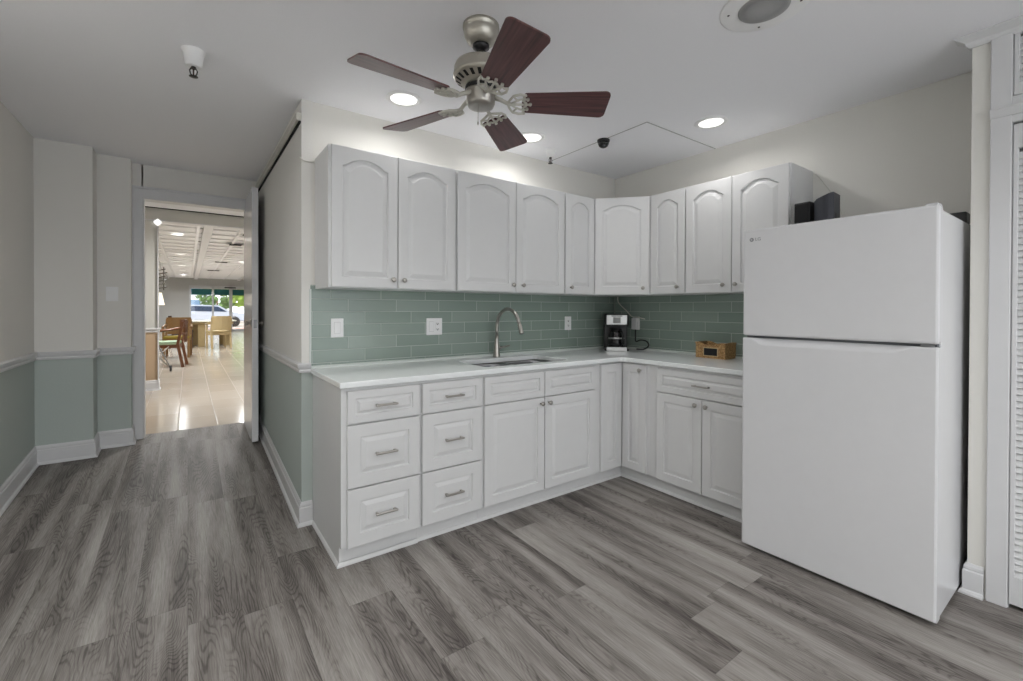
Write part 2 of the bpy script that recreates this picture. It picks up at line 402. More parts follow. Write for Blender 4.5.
# closet casing and louvred doors
m = MB(); m.box(-.414, -.40, -2.522, -2.4585, 0, 2.43, .003); m.box(-.40, -.34, -2.524, -2.505, 0, 2.43)
m.box(-.412, -.36, -3.92, -2.520, 2.055, 2.165, .004)
m.sweep([(-.413, -2.4585, 2.085), (-.413, -3.92, 2.085)], [(0, 0), (.004, .002), (.016, .03), (.020, .034), (.020, .040), (0, .044)], -1)
m.box(-.418, -.40, -3.98, -3.91, 0, 2.43, .003)
struct(m, 'trim_8', TRIM, 'white casing and header around the louvred closet doors', 'door casing')
def louver(name, y1, y0, z0, z1, label, knob=False):
    m = MB(); x0, x1 = -.405, -.377
    m.box(x0, x1, y1 - .015, y1, z0, z1, .002); m.box(x0, x1, y0, y0 + .05, z0, z1, .002)
    bz, tz = (.12, .10) if z1 - z0 > 1 else (.05, .004)
    m.box(x0, x1, y0 + .04, y1 - .012, z0, z0 + bz, .002); m.box(x0, x1, y0 + .04, y1 - .012, z1 - tz, z1, .002)
    n = int((z1 - tz - z0 - bz) / .0275)
    for i in range(n):
        z = z0 + bz + (i + .5) * .0275
        mt = Matrix.Translation((-.390, 0, z)) @ Matrix.Rotation(R(-64), 4, 'Y')
        m.box(-.0165, .0165, y0 + .04, y1 - .010, -.003, .003, mtx=mt)
    o = m.build(name, TRIM); tag(o, label, 'closet door', kind='structure')
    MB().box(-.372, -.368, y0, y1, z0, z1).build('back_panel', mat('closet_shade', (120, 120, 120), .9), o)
    return o
louver('door_2', -2.5255, -3.20, .02, 2.045, 'tall white louvred closet door at the right edge')
louver('door_3', -2.5255, -3.20, 2.168, 2.43, 'short white louvred door above the closet')
louver('door_4', -3.21, -3.9, .02, 2.045, 'second tall louvred closet door')
louver('door_5', -3.21, -3.9, 2.168, 2.43, 'second short louvred door above the closet')

# backsplash
m = MB(); m.box(-2.642, 0, -.010, 0, .92, 1.40)
struct(m, 'wall_backsplash', TILE_B, 'green glass tile backsplash behind the sink', 'backsplash')
m = MB(); m.box(-.010, 0, -1.64, -.010, .92, 1.40)
struct(m, 'wall_backsplash_right', TILE_R, 'green glass tile backsplash on the right wall', 'backsplash')
m = MB(); m.sweep([(-2.64, -.010, .910), (-.010, -.010, .910), (-.010, -1.60, .910)], [(0, 0), (.012, 0), (.010, .012), (0, .016)], -1)
m.box(-2.648, -2.638, -.012, 0, .91, 1.376)
struct(m, 'trim_9', mat('caulk_white', (214, 220, 216), .4), 'white trim strip at the foot of the backsplash', 'trim')

# ------------------------------------------------------------------ cabinets
def panel_front(w, h, t=.02, margin=.055, arch=0.0, field=.034, g=.009):
    """raised panel door/drawer front. Local: x 0..w, z 0..h, front face at y=-t, back at y=0"""
    m = MB(); NA = 13 if arch else 2
    def loop(ins, y, rise):
        x0, x1, z0, z1 = ins, w - ins, ins, h - ins
        pts = [(x0, z0), (x1, z0)]
        for i in range(NA):
            u = 1 - i / (NA - 1); x = x0 + (x1 - x0) * u
            if arch and rise:
                s_ = (2 * u - 1); sh = .12
                a = max(0, 1 - (abs(s_) / (1 - sh)) ** 2) if abs(s_) < 1 - sh else 0
                z = z1 - arch + arch * math.sqrt(a) * .35 + arch * a * .65
            else: z = z1
            pts.append((x, z))
        return [m.bm.verts.new((x, y, z)) for x, z in pts]
    L = [loop(0, 0, 0), loop(0, -t + .002, 0), loop(.002, -t, 0), loop(margin, -t, 1), loop(margin + .004, -t + g, 1), loop(margin + .010, -t + g, 1),
         loop(margin + field, -t + .0012, 1)]
    for a, b in zip(L, L[1:]):
        n = len(a)
        for i in range(n): m.face([a[i], a[(i + 1) % n], b[(i + 1) % n], b[i]])
    m.face(L[-1]); m.face(L[0][::-1])
    return m
def knob_mb(x, z, t=.02):
    mt = Matrix.Translation((x, -t, z)) @ Matrix.Rotation(R(90), 4, 'X')
    return MB().lathe([(.006, 0), (.005, .012), (.013, .018), (.0145, .023), (.012, .028), (.004, .030)], 18, mtx=mt)
def pull_mb(x, z, L=.115, t=.02):
    m = MB(); m.box(x - L / 2, x + L / 2, -t - .030, -t - .020, z - .005, z + .005, .003)
    for s in (-1, 1): m.box(x + s * (L / 2 - .012) - .005, x + s * (L / 2 - .012) + .005, -t - .022, -t, z - .005, z + .005)
    return m
def add_door(root, x0, x1, z0, z1, y, kn=None, arch=0, margin=.055, name='door'):
    w, h = x1 - x0, z1 - z0
    d = panel_front(w, h, margin=margin, arch=arch).build(name, WHITE, root, loc=(x0, y, z0))
    if kn: knob_mb(kn[0] - x0, kn[1] - z0).build('knob', CHROME, d)
    return d
def add_drawer(root, x0, x1, z0, z1, y, pull=True, name='drawer', margin=None):
    h = z1 - z0; mg = margin or (.038 if h < .2 else .06)
    d = panel_front(x1 - x0, h, margin=mg, field=.022 if h < .2 else .03).build(name, WHITE, root, loc=(x0, y, z0))
    if pull: pull_mb((x1 - x0) / 2, h / 2).build('handle', CHROME, d)
    return d
# Wall cabinets. Local frame: back at y=0, front towards -y, left side x=0
UB, UT, UD = 1.376, 2.141, .305
def wall_cab(label, loc, rot, w, doors):
    r = thing('wall_cabinet', label, 'cabinet', loc, rot)
    MB().box(0, w, -UD, -.001, 0, UT - UB).build('body', WHITE, r)
    for a, b, kx in doors:
        add_door(r, a, b, .004, UT - UB - .001, -UD, (kx, .052), arch=.048)
    return r
wx = -2.616
wall_cab('wide white wall cabinet above the switches, leftmost on the sink wall', (wx, 0, UB), 0, .768,
         [(.014, .380, .350), (.385, .758, .415)])
wall_cab('wide white wall cabinet above the faucet, directly over the sink', (-1.847, 0, UB), 0, .924,
         [(.007, .463, .436), (.468, .918, .520)])
wall_cab('narrow single-door white wall cabinet left of the diagonal corner cabinet', (-.922, 0, UB), 0, .312,
         [(.005, .311, .055)])
# right wall ones: rotate so that front faces -x. local x -> -y world
def right_loc(y): return (0, y, UB)
wall_cab('narrow single-door white wall cabinet right of the diagonal corner cabinet', right_loc(-.640), R(-90), .300,
         [(.005, .295, .243)])
wall_cab('wide white wall cabinet ending above the refrigerator', right_loc(-.941), R(-90), .690,
         [(.004, .336, .288), (.341, .682, .372)])
c = thing('wall_cabinet', 'diagonal white corner wall cabinet above the coffee maker', 'cabinet', (0, 0, UB))
MB().prism([(-.001, -.001), (-.609, -.001), (-.609, -.305), (-.310, -.639), (-.001, -.639)], 0, UT - UB).build('body', WHITE, c)
dx, dy = (-.3255 + .604), (-.634 + .3245); L_ = math.hypot(dx, dy); ang = math.atan2(dy, dx)
d = panel_front(L_ - .006, UT - UB - .005, arch=.040, margin=.06)
d.build('door', WHITE, c, mtx=Matrix.Translation((-.604 + .016, -.3245 + .014, .004)) @ Matrix.Rotation(ang, 4, 'Z'))
dd = c.children[-1]
knob_mb(L_ - .05, .048).build('knob', CHROME, dd)

# Base cabinets
BZ0, BZ1, BD = .10, .879, .60
def base_body(r, w, toe=True):
    MB().box(0, w, -BD, -.001, BZ0, BZ1).build('body', WHITE, r)
def toe_kick(r, w, x0=0):
    m = MB(); m.box(x0, w, -.556, -.05, 0, BZ0); m.sweep([(x0, -.556, 0), (w, -.556, 0)], [(0, 0), (.013, 0), (.012, .008), (.006, .016), (0, .018)], -1)
    m.build('toe_kick', WHITE, r)
r = thing('base_cabinet', 'white three-drawer base cabinet at the left end of the counter', 'cabinet', (-2.628, 0, 0))
MB().box(0, .408, -BD, -.001, BZ0, BZ1).build('body', WHITE, r)
m = MB(); m.box(.0185, .408, -.556, -.05, 0, BZ0); m.box(0, .018, -.565, -.001, 0, BZ0)
m.sweep([(0, -.016, 0), (0, -.565, 0), (.018, -.565, 0), (.408, -.565, 0)], [(0, 0), (.012, 0), (.011, .008), (.005, .016), (0, .018)], -1)
m.build('toe_kick', WHITE, r)
dr = [(.102, .382), (.390, .695), (.703, .862)]
for z0, z1 in dr: add_drawer(r, .026, .400, z0, z1, -BD)
r = thing('base_cabinet', 'white three-drawer base cabinet left of the sink cabinet', 'cabinet', (-2.219, 0, 0))
base_body(r, .386); toe_kick(r, .386)
for z0, z1 in dr: add_drawer(r, .006, .376, z0, z1, -BD)
r = thing('base_cabinet', 'white two-door sink base cabinet below the faucet', 'cabinet', (-1.832, 0, 0))
m = MB(); m.box(0, .976, -BD, -BD + .02, BZ0, BZ1); m.box(0, .018, -BD + .02, -.001, BZ0, BZ1); m.box(.958, .976, -BD + .02, -.001, BZ0, BZ1); m.box(.018, .958, -BD + .02, -.001, BZ0, BZ0 + .02)
m.build('body', WHITE, r); toe_kick(r, .976)
add_drawer(r, .010, .464, .703, .862, -BD, False, 'false_front'); add_drawer(r, .470, .930, .703, .862, -BD, False, 'false_front')
add_door(r, .010, .464, .102, .695, -BD, (.434, .660)); add_door(r, .470, .930, .102, .695, -BD, (.500, .660))
r = thing('base_cabinet', 'white corner base cabinet with folding doors below the coffee maker', 'cabinet', (0, 0, 0))
MB().prism([(-.001, -.001), (-.855, -.001), (-.855, -.60), (-.60, -.60), (-.60, -.846), (-.001, -.846)], BZ0, BZ1).build('body', WHITE, r)
m = MB(); m.prism([(-.05, -.05), (-.855, -.05), (-.855, -.556), (-.556, -.556), (-.556, -.846), (-.05, -.846)], 0, BZ0)
m.sweep([(-.855, -.556, 0), (-.556, -.556, 0), (-.556, -.846, 0)], [(0, 0), (.013, 0), (.012, .008), (.006, .016), (0, .018)], -1); m.build('toe_kick', WHITE, r)
add_door(r, -.842, -.624, .102, .868, -BD, None, margin=.06)
mt = Matrix.Translation((-.60, -.622, .102)) @ Matrix.Rotation(R(-90), 4, 'Z')
d = panel_front(.208, .766, margin=.055).build('door', WHITE, r, mtx=mt); knob_mb(.165, .728).build('knob', CHROME, d)
r = thing('base_cabinet', 'white base cabinet with one wide drawer, left of the refrigerator', 'cabinet', (0, -.847, 0), R(-90))
base_body(r, .745)
m = MB(); m.box(0, .745, -.556, -.05, 0, BZ0); m.sweep([(0, -.556, 0), (.745, -.556, 0)], [(0, 0), (.013, 0), (.012, .008), (.006, .016), (0, .018)], -1)
m.build('toe_kick', WHITE, r)
add_drawer(r, .073, .741, .703, .858, -BD); add_door(r, .073, .403, .102, .695, -BD, (.368, .658)); add_door(r, .409, .741, .102, .695, -BD, (.440, .658))

# Countertop with sink cut-out
def countertop():
    m = MB(); z0, z1 = .880, .910
    cd = .634; rr = .05
    outer = [(-2.642, -.0005), (-2.642, -cd)]
    cx, cy = -cd - rr, -cd - rr     # concave rounded inside corner
    for i in range(7):
        a = R(90 - 90 * i / 6); outer.append((cx + rr * math.cos(a), cy + rr * math.sin(a)))
    outer += [(-cd, -1.598), (-.0005, -1.598), (-.0005, -.0005)]
    hx0, hx1, hy0, hy1, hr = -1.765, -1.065, -.535, -.165, .05
    hole = []
    for ccx, ccy, a0 in ((hx1 - hr, hy1 - hr, 0), (hx0 + hr, hy1 - hr, 90), (hx0 + hr, hy0 + hr, 180), (hx1 - hr, hy0 + hr, 270)):
        for i in range(6): a = R(a0 + 90 * i / 5); hole.append((ccx + hr * math.cos(a), ccy + hr * math.sin(a)))
    tris = geometry.tessellate_polygon([[Vector((x, y, 0)) for x, y in outer], [Vector((x, y, 0)) for x, y in hole]])
    P = outer + hole
    top = [m.bm.verts.new((x, y, z1)) for x, y in P]; bot = [m.bm.verts.new((x, y, z0)) for x, y in P]
    for t in tris: m.face([top[i] for i in t]); m.face([bot[i] for i in t][::-1])
    no = len(outer)
    for rng in (range(no), range(no, len(P))):
        rng = list(rng)
        for k, i in enumerate(rng):
            j = rng[(k + 1) % len(rng)]; m.face([top[i], top[j], bot[j], bot[i]])
    o = m.build('countertop', COUNTER)
    bv = o.modifiers.new('bevel', 'BEVEL'); bv.width = .005; bv.segments = 3; bv.limit_method = 'ANGLE'; bv.angle_limit = R(50)
    return tag(o, 'L-shaped white quartz countertop over the base cabinets', 'countertop'), (hx0, hx1, hy0, hy1)
_, (hx0, hx1, hy0, hy1) = countertop()
sk = thing('kitchen_sink', 'stainless steel double-bowl sink set in the countertop', 'sink', (0, 0, 0))
def bowl(x0, x1, y0, y1, zt, zb, rr=.06):
    m = MB(); rings = []
    for ins, z in ((-.012, zt), (0, zt), (.004, zt - .02), (.008, zb + .03), (.02, zb + .008), (.04, zb)):
        ring = []
        r2 = max(rr - ins * .5, .02)
        for ccx, ccy, a0 in ((x1 - ins - r2, y1 - ins - r2, 0), (x0 + ins + r2, y1 - ins - r2, 90), (x0 + ins + r2, y0 + ins + r2, 180), (x1 - ins - r2, y0 + ins + r2, 270)):
            for i in range(6): a = R(a0 + 18 * i); ring.append(m.bm.verts.new((ccx + r2 * math.cos(a), ccy + r2 * math.sin(a), z)))
        rings.append(ring)
    for a, b in zip(rings, rings[1:]):
        for i in range(24): m.face([a[i], a[(i + 1) % 24], b[(i + 1) % 24], b[i]], True)
    m.face(rings[-1]); return m
xm = (hx0 + hx1) / 2
for a, b in ((hx0 - .004, xm - .014), (xm + .014, hx1 + .004)):
    w_ = bowl(a, b, hy0 - .004, hy1 + .004, .879, .70).build('bowl', STEEL, sk)
    MB().lathe([(.04, 0), (.042, .003), (.03, .004), (.028, .001)], 24, c=((a + b) / 2, (hy0 + hy1) / 2, .7005)).build('drain', CHROME, w_)
MB().box(xm - .013, xm + .013, hy0, hy1, .80, .872, .004).build('divider', STEEL, sk)
fc = thing('kitchen_faucet', 'tall brushed nickel gooseneck faucet behind the sink', 'faucet', (-1.39, -.10, .91))
MB().lathe([(.027, 0), (.027, .006), (.023, .03), (.020, .09), (.014, .13), (.013, .16)], 24).build('base', CHROME, fc)
pts = [(0, 0, .14), (0, 0, .20)]
for i in range(15):
    a = R(180 - 162 * i / 14); pts.append((0, -.140 - .140 * math.cos(a), .212 + .140 * math.sin(a)))
sp_end = pts[-1]; MB().tube(pts, .0125, 14).build('spout', CHROME, fc)
e0 = Vector(pts[-1]); dr_ = (e0 - Vector(pts[-2])).normalized()
MB().tube([e0, e0 + dr_ * .012, e0 + dr_ * .014, e0 + dr_ * .075, e0 + dr_ * .078], [.0125, .0130, .0145, .0150, .0130], 16).build('spray_head', CHROME, fc)
MB().tube([(0.012, -.004, .065), (.03, -.006, .068)], .014, 14).tube([(.028, -.006, .068), (.05, -.012, .072), (.10, -.028, .082)], [.0085, .007, .005], 10).build('handle', CHROME, fc)

# wall plates -----------------------------------------------------------------
def plate(label, cat, mtx, w, h, kind):
    o = thing('light_switch' if cat == 'switch' else 'wall_outlet', label, cat); o.matrix_world = mtx
    MB().box(-w / 2, w / 2, -.006, 0, -h / 2, h / 2, .002).build('cover_plate', PLATE, o)
    g = mat('outlet_slot', (60, 60, 60), .6)
    for i, k in enumerate(kind):
        x = (i - (len(kind) - 1) / 2) * .046
        if k == 'r':
            f = MB().box(x - .0165, x + .0165, -.0085, -.0055, -.033, .033, .001).build('rocker', PLATE, o)
            MB().box(x - .018, x + .018, -.0066, -.0058, -.035, .035).build('rocker_frame', mat('plate_shade', (190, 190, 190), .5), o)
        elif k == 'o':
            f = MB().box(x - .0165, x + .0165, -.0078, -.0055, -.034, .034, .001).build('socket', PLATE, o)
            for zz in (-.019, .019):
                rc = MB().box(x - .013, x + .013, -.0084, -.0077, zz - .012, zz + .012, .0003).build('receptacle', PLATE, f)
                m = MB(); m.prism([(x - .007, zz + .007), (x - .007, zz - .001), (x - .002, zz - .008), (x + .002, zz - .008), (x + .007, zz - .001), (x + .007, zz + .007), (x + .005, zz + .007), (x + .004, zz), (x, zz - .003), (x - .004, zz), (x - .005, zz + .007)], .0080, .0088, Matrix.Rotation(R(90), 4, 'X'))
                m.build('socket_slots', g, f)
        elif k == 't':
            MB().box(x - .005, x + .005, -.016, -.0055, -.004, .012, .001).build('toggle', PLATE, o)
    return o
BK = lambda x, z: Matrix.Translation((x, -.010, z))
plate('single white rocker switch on the tiles, leftmost plate', 'switch', BK(-2.493, 1.145), .074, .115, 'r')
plate('double white plate with switch and outlet left of the faucet', 'outlet', BK(-1.850, 1.140), .118, .115, 'ro')
plate('single white outlet on the tiles right of the faucet', 'outlet', BK(-.600, 1.142), .072, .115, 'o')
plate('white outlet beside the coffee maker', 'outlet', Matrix.Translation((-.010, -.262, 1.14)) @ Matrix.Rotation(R(-90), 4, 'Z'), .072, .115, 'o')
plate('white toggle switch plate on the hallway end wall', 'switch', Matrix.Translation((-3.715, Y2, 1.372)), .074, .115, 't')

# refrigerator ------------------------------------------------------------------
fr = thing('refrigerator', 'white top-freezer refrigerator standing by the closet wall', 'refrigerator', (0, -2.3785, 0))
FW = .768
MB().box(-.765, -.215, .004, FW - .004, .014, 1.668, .006).build('body', FRIDGE, fr)
MB().box(-.83, -.772, 0, FW, 1.127, 1.682, .010).build('freezer_door', FRIDGE, fr)
def lower_door():
    m = MB(); st = []
    ys = [0, .008] + [.008 + (FW - .016) * i / 40 for i in range(1, 40)] + [FW - .008, FW]
    for y in ys:
        t = min((y - .06) / .10, (FW - .045 - y) / .05, 1); t = max(0, t); t = t * t * (3 - 2 * t)
        c = .004 + .022 * t; cz = .006 + .030 * t
        x0 = -.83 if .004 < y < FW - .004 else -.826
        st.append([m.bm.verts.new(p) for p in ((-.772, y, .020), (x0 + .006, y, .020), (x0, y, .026), (x0, y, 1.115 - cz), (x0 + c * .35, y, 1.115 - cz * .55), (x0 + c, y, 1.115 - .002), (x0 + c + .004, y, 1.115), (-.772, y, 1.115))])
    for a, b in zip(st, st[1:]):
        for i in range(8): m.face([a[i], a[(i + 1) % 8], b[(i + 1) % 8], b[i]], i in (3, 4))
    m.face(st[0]); m.face(st[-1][::-1]); return m
lower_door().build('refrigerator_door', FRIDGE, fr)
MB().box(-.800, -.772, .01, FW - .01, 1.114, 1.128).build('door_gap', mat('gasket_grey', (90, 92, 96), .6), fr)
MB().box(-.773, -.764, .008, FW - .008, .055, 1.675).build('gasket', mat('gasket_light', (180, 182, 184), .6), fr)
MB().box(-.79, -.70, .03, FW - .03, .006, .03).build('base_grille', BLACK, fr)
for x, y in ((-.74, .06), (-.74, FW - .06), (-.27, .06), (-.27, FW - .06)):
    MB().lathe([(.018, 0), (.02, .01), (.012, .014), (.012, .05)], 16, c=(x, y, 0)).build('foot', BLACK, fr)
MB().box(-.80, -.73, .01, .05, 1.683, 1.694, .004).build('hinge_cover', FRIDGE, fr)
MB().box(-.826, -.775, .015, .055, 1.1155, 1.1265, .002).build('middle_hinge', STEEL, fr)
lg = MB().lathe([(.0105, 0), (.0105, .0012)], 24, mtx=Matrix.Translation((-.8302, FW - .045, 1.628)) @ Matrix.Rotation(R(-90), 4, 'Y'))
lo = lg.build('logo_emblem', mat('logo_grey', (138, 138, 142), .4, .4), fr)
def text(body, size, mtx, m, parent, name):
    cu = D.curves.new(name, 'FONT'); cu.body = body; cu.size = size; cu.extrude = .0004; cu.align_x = 'LEFT'; cu.align_y = 'CENTER'
    t = D.objects.new(name, cu); COL.objects.link(t)
    bpy.context.view_layer.update(); dg = bpy.context.evaluated_depsgraph_get()
    me = D.meshes.new_from_object(t.evaluated_get(dg)); D.objects.remove(t)
    o = D.objects.new(name, me); COL.objects.link(o); me.materials.clear(); me.materials.append(m); o.parent = parent; o.matrix_local = mtx; return o
text('LG', .024, Matrix.Translation((-.8306, FW - .062, 1.628)) @ Matrix(((0, 0, -1, 0), (-1, 0, 0, 0), (0, 1, 0, 0), (0, 0, 0, 1))), MATS['logo_grey'], fr, 'logo_lettering')
text('G', .0105, Matrix.Translation((-.8318, FW - .0405, 1.628)) @ Matrix(((0, 0, -1, 0), (-1, 0, 0, 0), (0, 1, 0, 0), (0, 0, 0, 1))), PLATE, fr, 'logo_letter')

# things on top of the refrigerator
FT = 1.6685
sb = thing('desktop_speaker', 'small boxy black speaker on the refrigerator next to the wall cabinet', 'speaker', (-.36, -1.733, FT), R(-4), 'speakers on the refrigerator')
del sb['group']
MB().box(-.055, .055, -.042, .042, 0, .200, .006).build('housing', BLACK, sb)
MB().box(-.059, -.0545, -.037, .037, .012, .190, .002).build('front_grille', mat('dark_cloth', (14, 14, 16), .9), sb)
sp = thing('desktop_speaker', 'larger curved slate-black speaker on top of the refrigerator', 'speaker', (-.36, -1.836, FT))
prof = []
for i in range(9): a = i / 8; prof.append((-.05 - .018 * math.sin(math.pi * a), -.047 + .094 * a))
prof += [(.05, .042), (.05, -.042)]
m = MB(); m.prism(prof, 0, .232, bev=.004)
for v in m.bm.verts:
    if v.co.z > .1: v.co.z -= .034 * (v.co.y + .047) / .094
m.build('housing', mat('slate_black', (48, 50, 58), .45), sp)
MB().box(-.0225, .0225, -.0475, -.043, .01, .12, .001).build('side_panel', BLACK, sp)
o = MB().box(-.30, -.215, -2.372, -2.30, 1.6695, 1.722, .006).build('plastic_box', BLACK); tag(o, 'small black plastic box on the back right corner of the refrigerator', 'box')
def cable(pts, r, m, label, sub=8):
    # Catmull-Rom through points
    P = [Vector(p) for p in pts]; P = [P[0]] + P + [P[-1]]; out = []
    for i in range(1, len(P) - 2):
        for k in range(sub):
            t = k / sub; a, b, c_, d_ = P[i - 1:i + 3]
            out.append(.5 * ((2 * b) + (c_ - a) * t + (2 * a - 5 * b + 4 * c_ - d_) * t * t + (3 * b - a - 3 * c_ + d_) * t ** 3))
    out.append(P[-2]); o = MB().tube(out, r, 8).build('cable', m); tag(o, label, 'cable'); return o
CW = mat('cable_white', (214, 212, 204), .5)
cable([(-.006, -1.648, 2.12), (-.006, -1.69, 2.06), (-.006, -1.76, 1.93), (-.006, -1.80, 1.80), (-.05, -1.82, 1.69)], .003, CW, 'thin white cable down the wall behind the curved speaker')
cable([(-2.706, -.008, 2.135), (-2.67, -.008, 2.118), (-2.622, -.006, 2.122)], .004, CW, 'short beige cable on the wall left of the wall cabinets')
cable([(-.018, -.055, 1.376), (-.018, -.068, 1.32), (-.018, -.16, 1.247), (-.030, -.225, 1.20), (-.030, -.29, 1.192), (-.016, -.357, 1.178)], .005, CW, 'white cord looping from the wall cabinet to the outlet')
cable([(-.022, -.022, 1.376), (-.022, -.022, 1.20), (-.022, -.022, .915)], .006, mat('cable_grey', (150, 158, 150), .5), 'straight grey cord running down the tiles behind the coffee maker')
cable([(-.075, -.315, .918), (-.045, -.37, .92), (-.022, -.40, .95), (-.020, -.38, .985), (-.022, -.32, .995), (-.025, -.27, .98), (-.022, -.262, 1.02), (-.022, -.262, 1.09)], .006, BLACK, 'black power cord looped between the coffee maker and the outlet')
ad = MB().box(-.052, -.019, -.292, -.238, 1.085, 1.185, .005).build('power_adapter', PLATE); tag(ad, 'white plug adapter in the outlet by the coffee maker', 'adapter')

# coffee maker
cm = thing('coffee_maker', 'black and steel drip coffee maker in the counter corner', 'coffee maker', (-.212, -.202, .91), R(-45))
MB().box(-.10, .10, -.12, .10, 0, .018, .006).box(-.10, .10, .03, .10, .015, .31, .008).box(-.10, .10, -.115, .10, .205, .312, .01).build('body', BLACK, cm)
MB().box(-.085, .085, -.1225, -.114, .222, .305, .004).build('front_panel', mat('satin_steel', (200, 200, 200), .3, .8), cm)
MB().box(-.03, .03, -.1245, -.122, .235, .285, .002).build('control_panel', mat('panel_grey', (150, 150, 148), .4), cm)
MB().box(-.085, .085, -.1245, -.115, .0, .034, .004).build('base_trim', MATS['satin_steel'], cm)
MB().box(-.045, .045, -.1250, -.124, .292, .298).build('vent_line', BLACK, cm)
cf = MB().lathe([(.03, .022), (.062, .024), (.070, .06), (.066, .10), (.045, .15), (.048, .17)], 28, c=(0, -.045, 0)).build('carafe', mat('carafe_glass', (26, 24, 26), .06), cm)
MB().lathe([(.05, .168), (.05, .182), (.02, .19)], 24, c=(0, -.045, 0)).build('lid', BLACK, cf)
MB().lathe([(.0665, .10), (.0672, .104), (.0655, .112), (.063, .112)], 28, c=(0, -.045, 0)).build('band', MATS['satin_steel'], cf)
MB().tube([(.03, -.088, .165), (.045, -.125, .16), (.05, -.135, .12), (.045, -.128, .07), (.035, -.10, .05)], .008, 8).build('handle', BLACK, cf)

# wicker basket
bk = thing('wicker_basket', 'tan wicker basket with a black label plate by the refrigerator', 'basket', (-.012, -1.040, .91), 0)
def basket():
    m = MB(); D0, D1, W0 = -.150, -.004, .112; N = 16; hh = .108; th = .008
    def ring(z_, ins):
        pts = []
        for i in range(N + 1): pts.append((D0 + ins, -W0 + ins + (2 * W0 - 2 * ins) * i / N))
        for i in range(1, N + 1): pts.append((D0 + ins + (D1 - D0 - 2 * ins) * i / N, W0 - ins))
        for i in range(1, N + 1): pts.append((D1 - ins, W0 - ins - (2 * W0 - 2 * ins) * i / N))
        for i in range(1, N): pts.append((D1 - ins - (D1 - D0 - 2 * ins) * i / N, -W0 + ins))
        out = []
        for x, y in pts:
            z = z_
            if z_ > 0:
                z = hh
                if x < D0 + .02 or x > D1 - .02:      # dipped front and back rims
                    z = hh - .022 * (.5 + .5 * math.cos(math.pi * max(-1, min(1, y / (W0 * .85)))))
            out.append(m.bm.verts.new((x, y, z)))
        return out
    a, b, c_, d_ = ring(0, 0), ring(1, 0), ring(1, th), ring(0, th)
    for v in d_: v.co.z = .008
    n = len(a)
    for p, q_ in ((a, b), (b, c_), (c_, d_)):
        for i in range(n): m.face([p[i], p[(i + 1) % n], q_[(i + 1) % n], q_[i]])
    m.face(a[::-1]); m.face(d_); return m, b
bm_, rim = basket(); rp = [v.co.copy() + Vector((0, 0, 0)) for v in rim]
bm_.build('basket_body', WICKER, bk)
MB().tube(rp + [rp[0]], .006, 8).build('rim', WICKER, bk)
MB().box(-.156, -.150, -.055, .045, .020, .072, .002).build('label_plate', mat('chalkboard', (24, 24, 28), .6), bk)
MB().box(-.154, -.150, -.062, .052, .014, .078, .001).build('label_frame', mat('cream_frame', (214, 190, 146), .6), bk)

# ------------------------------------------------------------------ ceiling things
fan = thing('ceiling_fan', 'brushed nickel ceiling fan with five dark red wood blades', 'ceiling fan', (-2.203, -1.18, H))
MB().lathe([(.077, 0), (.078, -.014), (.073, -.017), (.074, -.028), (.070, -.048), (.058, -.070), (.044, -.082), (.030, -.085)], 40).build('canopy', mat('fan_canopy', (182, 178, 168), .35, .8), fan)
MB().lathe([(.036, -.082), (.036, -.094), (.024, -.102), (.018, -.108)], 28).build('hanger_ball', BLACK, fan)
MB().lathe([(.012, -.10), (.012, -.155)], 20).build('downrod', CHROME, fan)
MB().lathe([(.03, -.156), (.088, -.160), (.108, -.170), (.114, -.184), (.115, -.210), (.118, -.214), (.118, -.222), (.108, -.232), (.080, -.250), (.062, -.262)], 48).build('motor_housing', mat('fan_nickel', (186, 181, 170), .38, .75), fan)
MB().lathe([(.062, -.262), (.068, -.266), (.068, -.275), (.060, -.279)], 40).build('flywheel', BLACK, fan)
MB().lathe([(.060, -.279), (.067, -.282), (.067, -.290), (.061, -.294), (.061, -.332), (.054, -.346), (.038, -.352), (.012, -.354)], 40).build('switch_housing', CHROME, fan)
MB().tube([(-.035, -.035, -.355), (-.036, -.036, -.43)], .0016, 6).lathe([(.001, -.445), (.004, -.438), (.003, -.43)], 8, c=(-.036, -.036, 0)).build('pull_chain', CHROME, fan)
m = MB()
for k in range(20):
    a = 2 * math.pi * k / 20; ca, sa = math.cos(a), math.sin(a); t_ = Vector((-sa, ca, 0))
    p0 = Vector((.1085 * ca, .1085 * sa, -.2335)); p1 = Vector((.086 * ca, .086 * sa, -.2485))
    m.quadpts([p0 - t_ * .007, p0 + t_ * .007, p1 + t_ * .011, p1 - t_ * .003])
m.build('motor_vents', DARK, fan)
def blade_mesh():
    m = MB(); x0, x1 = .180, .548; poly = []
    w0, w1, rc = .058, .080, .024
    for cx_, cy_, a0 in ((x1 - rc, w1 - rc, 0), (x1 - rc, -(w1 - rc), 270)):
        pass
    pts = [(x0 + .01, -w0), ]
    for i in range(6): a = R(-90 + 18 * i); pts.append((x1 - rc + rc * math.cos(a), -w1 + rc + rc * math.sin(a)))
    for i in range(6): a = R(18 * i); pts.append((x1 - rc + rc * math.cos(a), w1 - rc + rc * math.sin(a)))
    pts += [(x0 + .01, w0), (x0, w0 - .012)]
    # scalloped root
    for yy in (.03, .018, .006, -.006, -.018, -.03): pts.append((x0 + (.006 if abs(yy) > .02 else -.004), yy))
    pts.append((x0, -w0 + .012))
    m.prism(pts, -.003, .003); return m
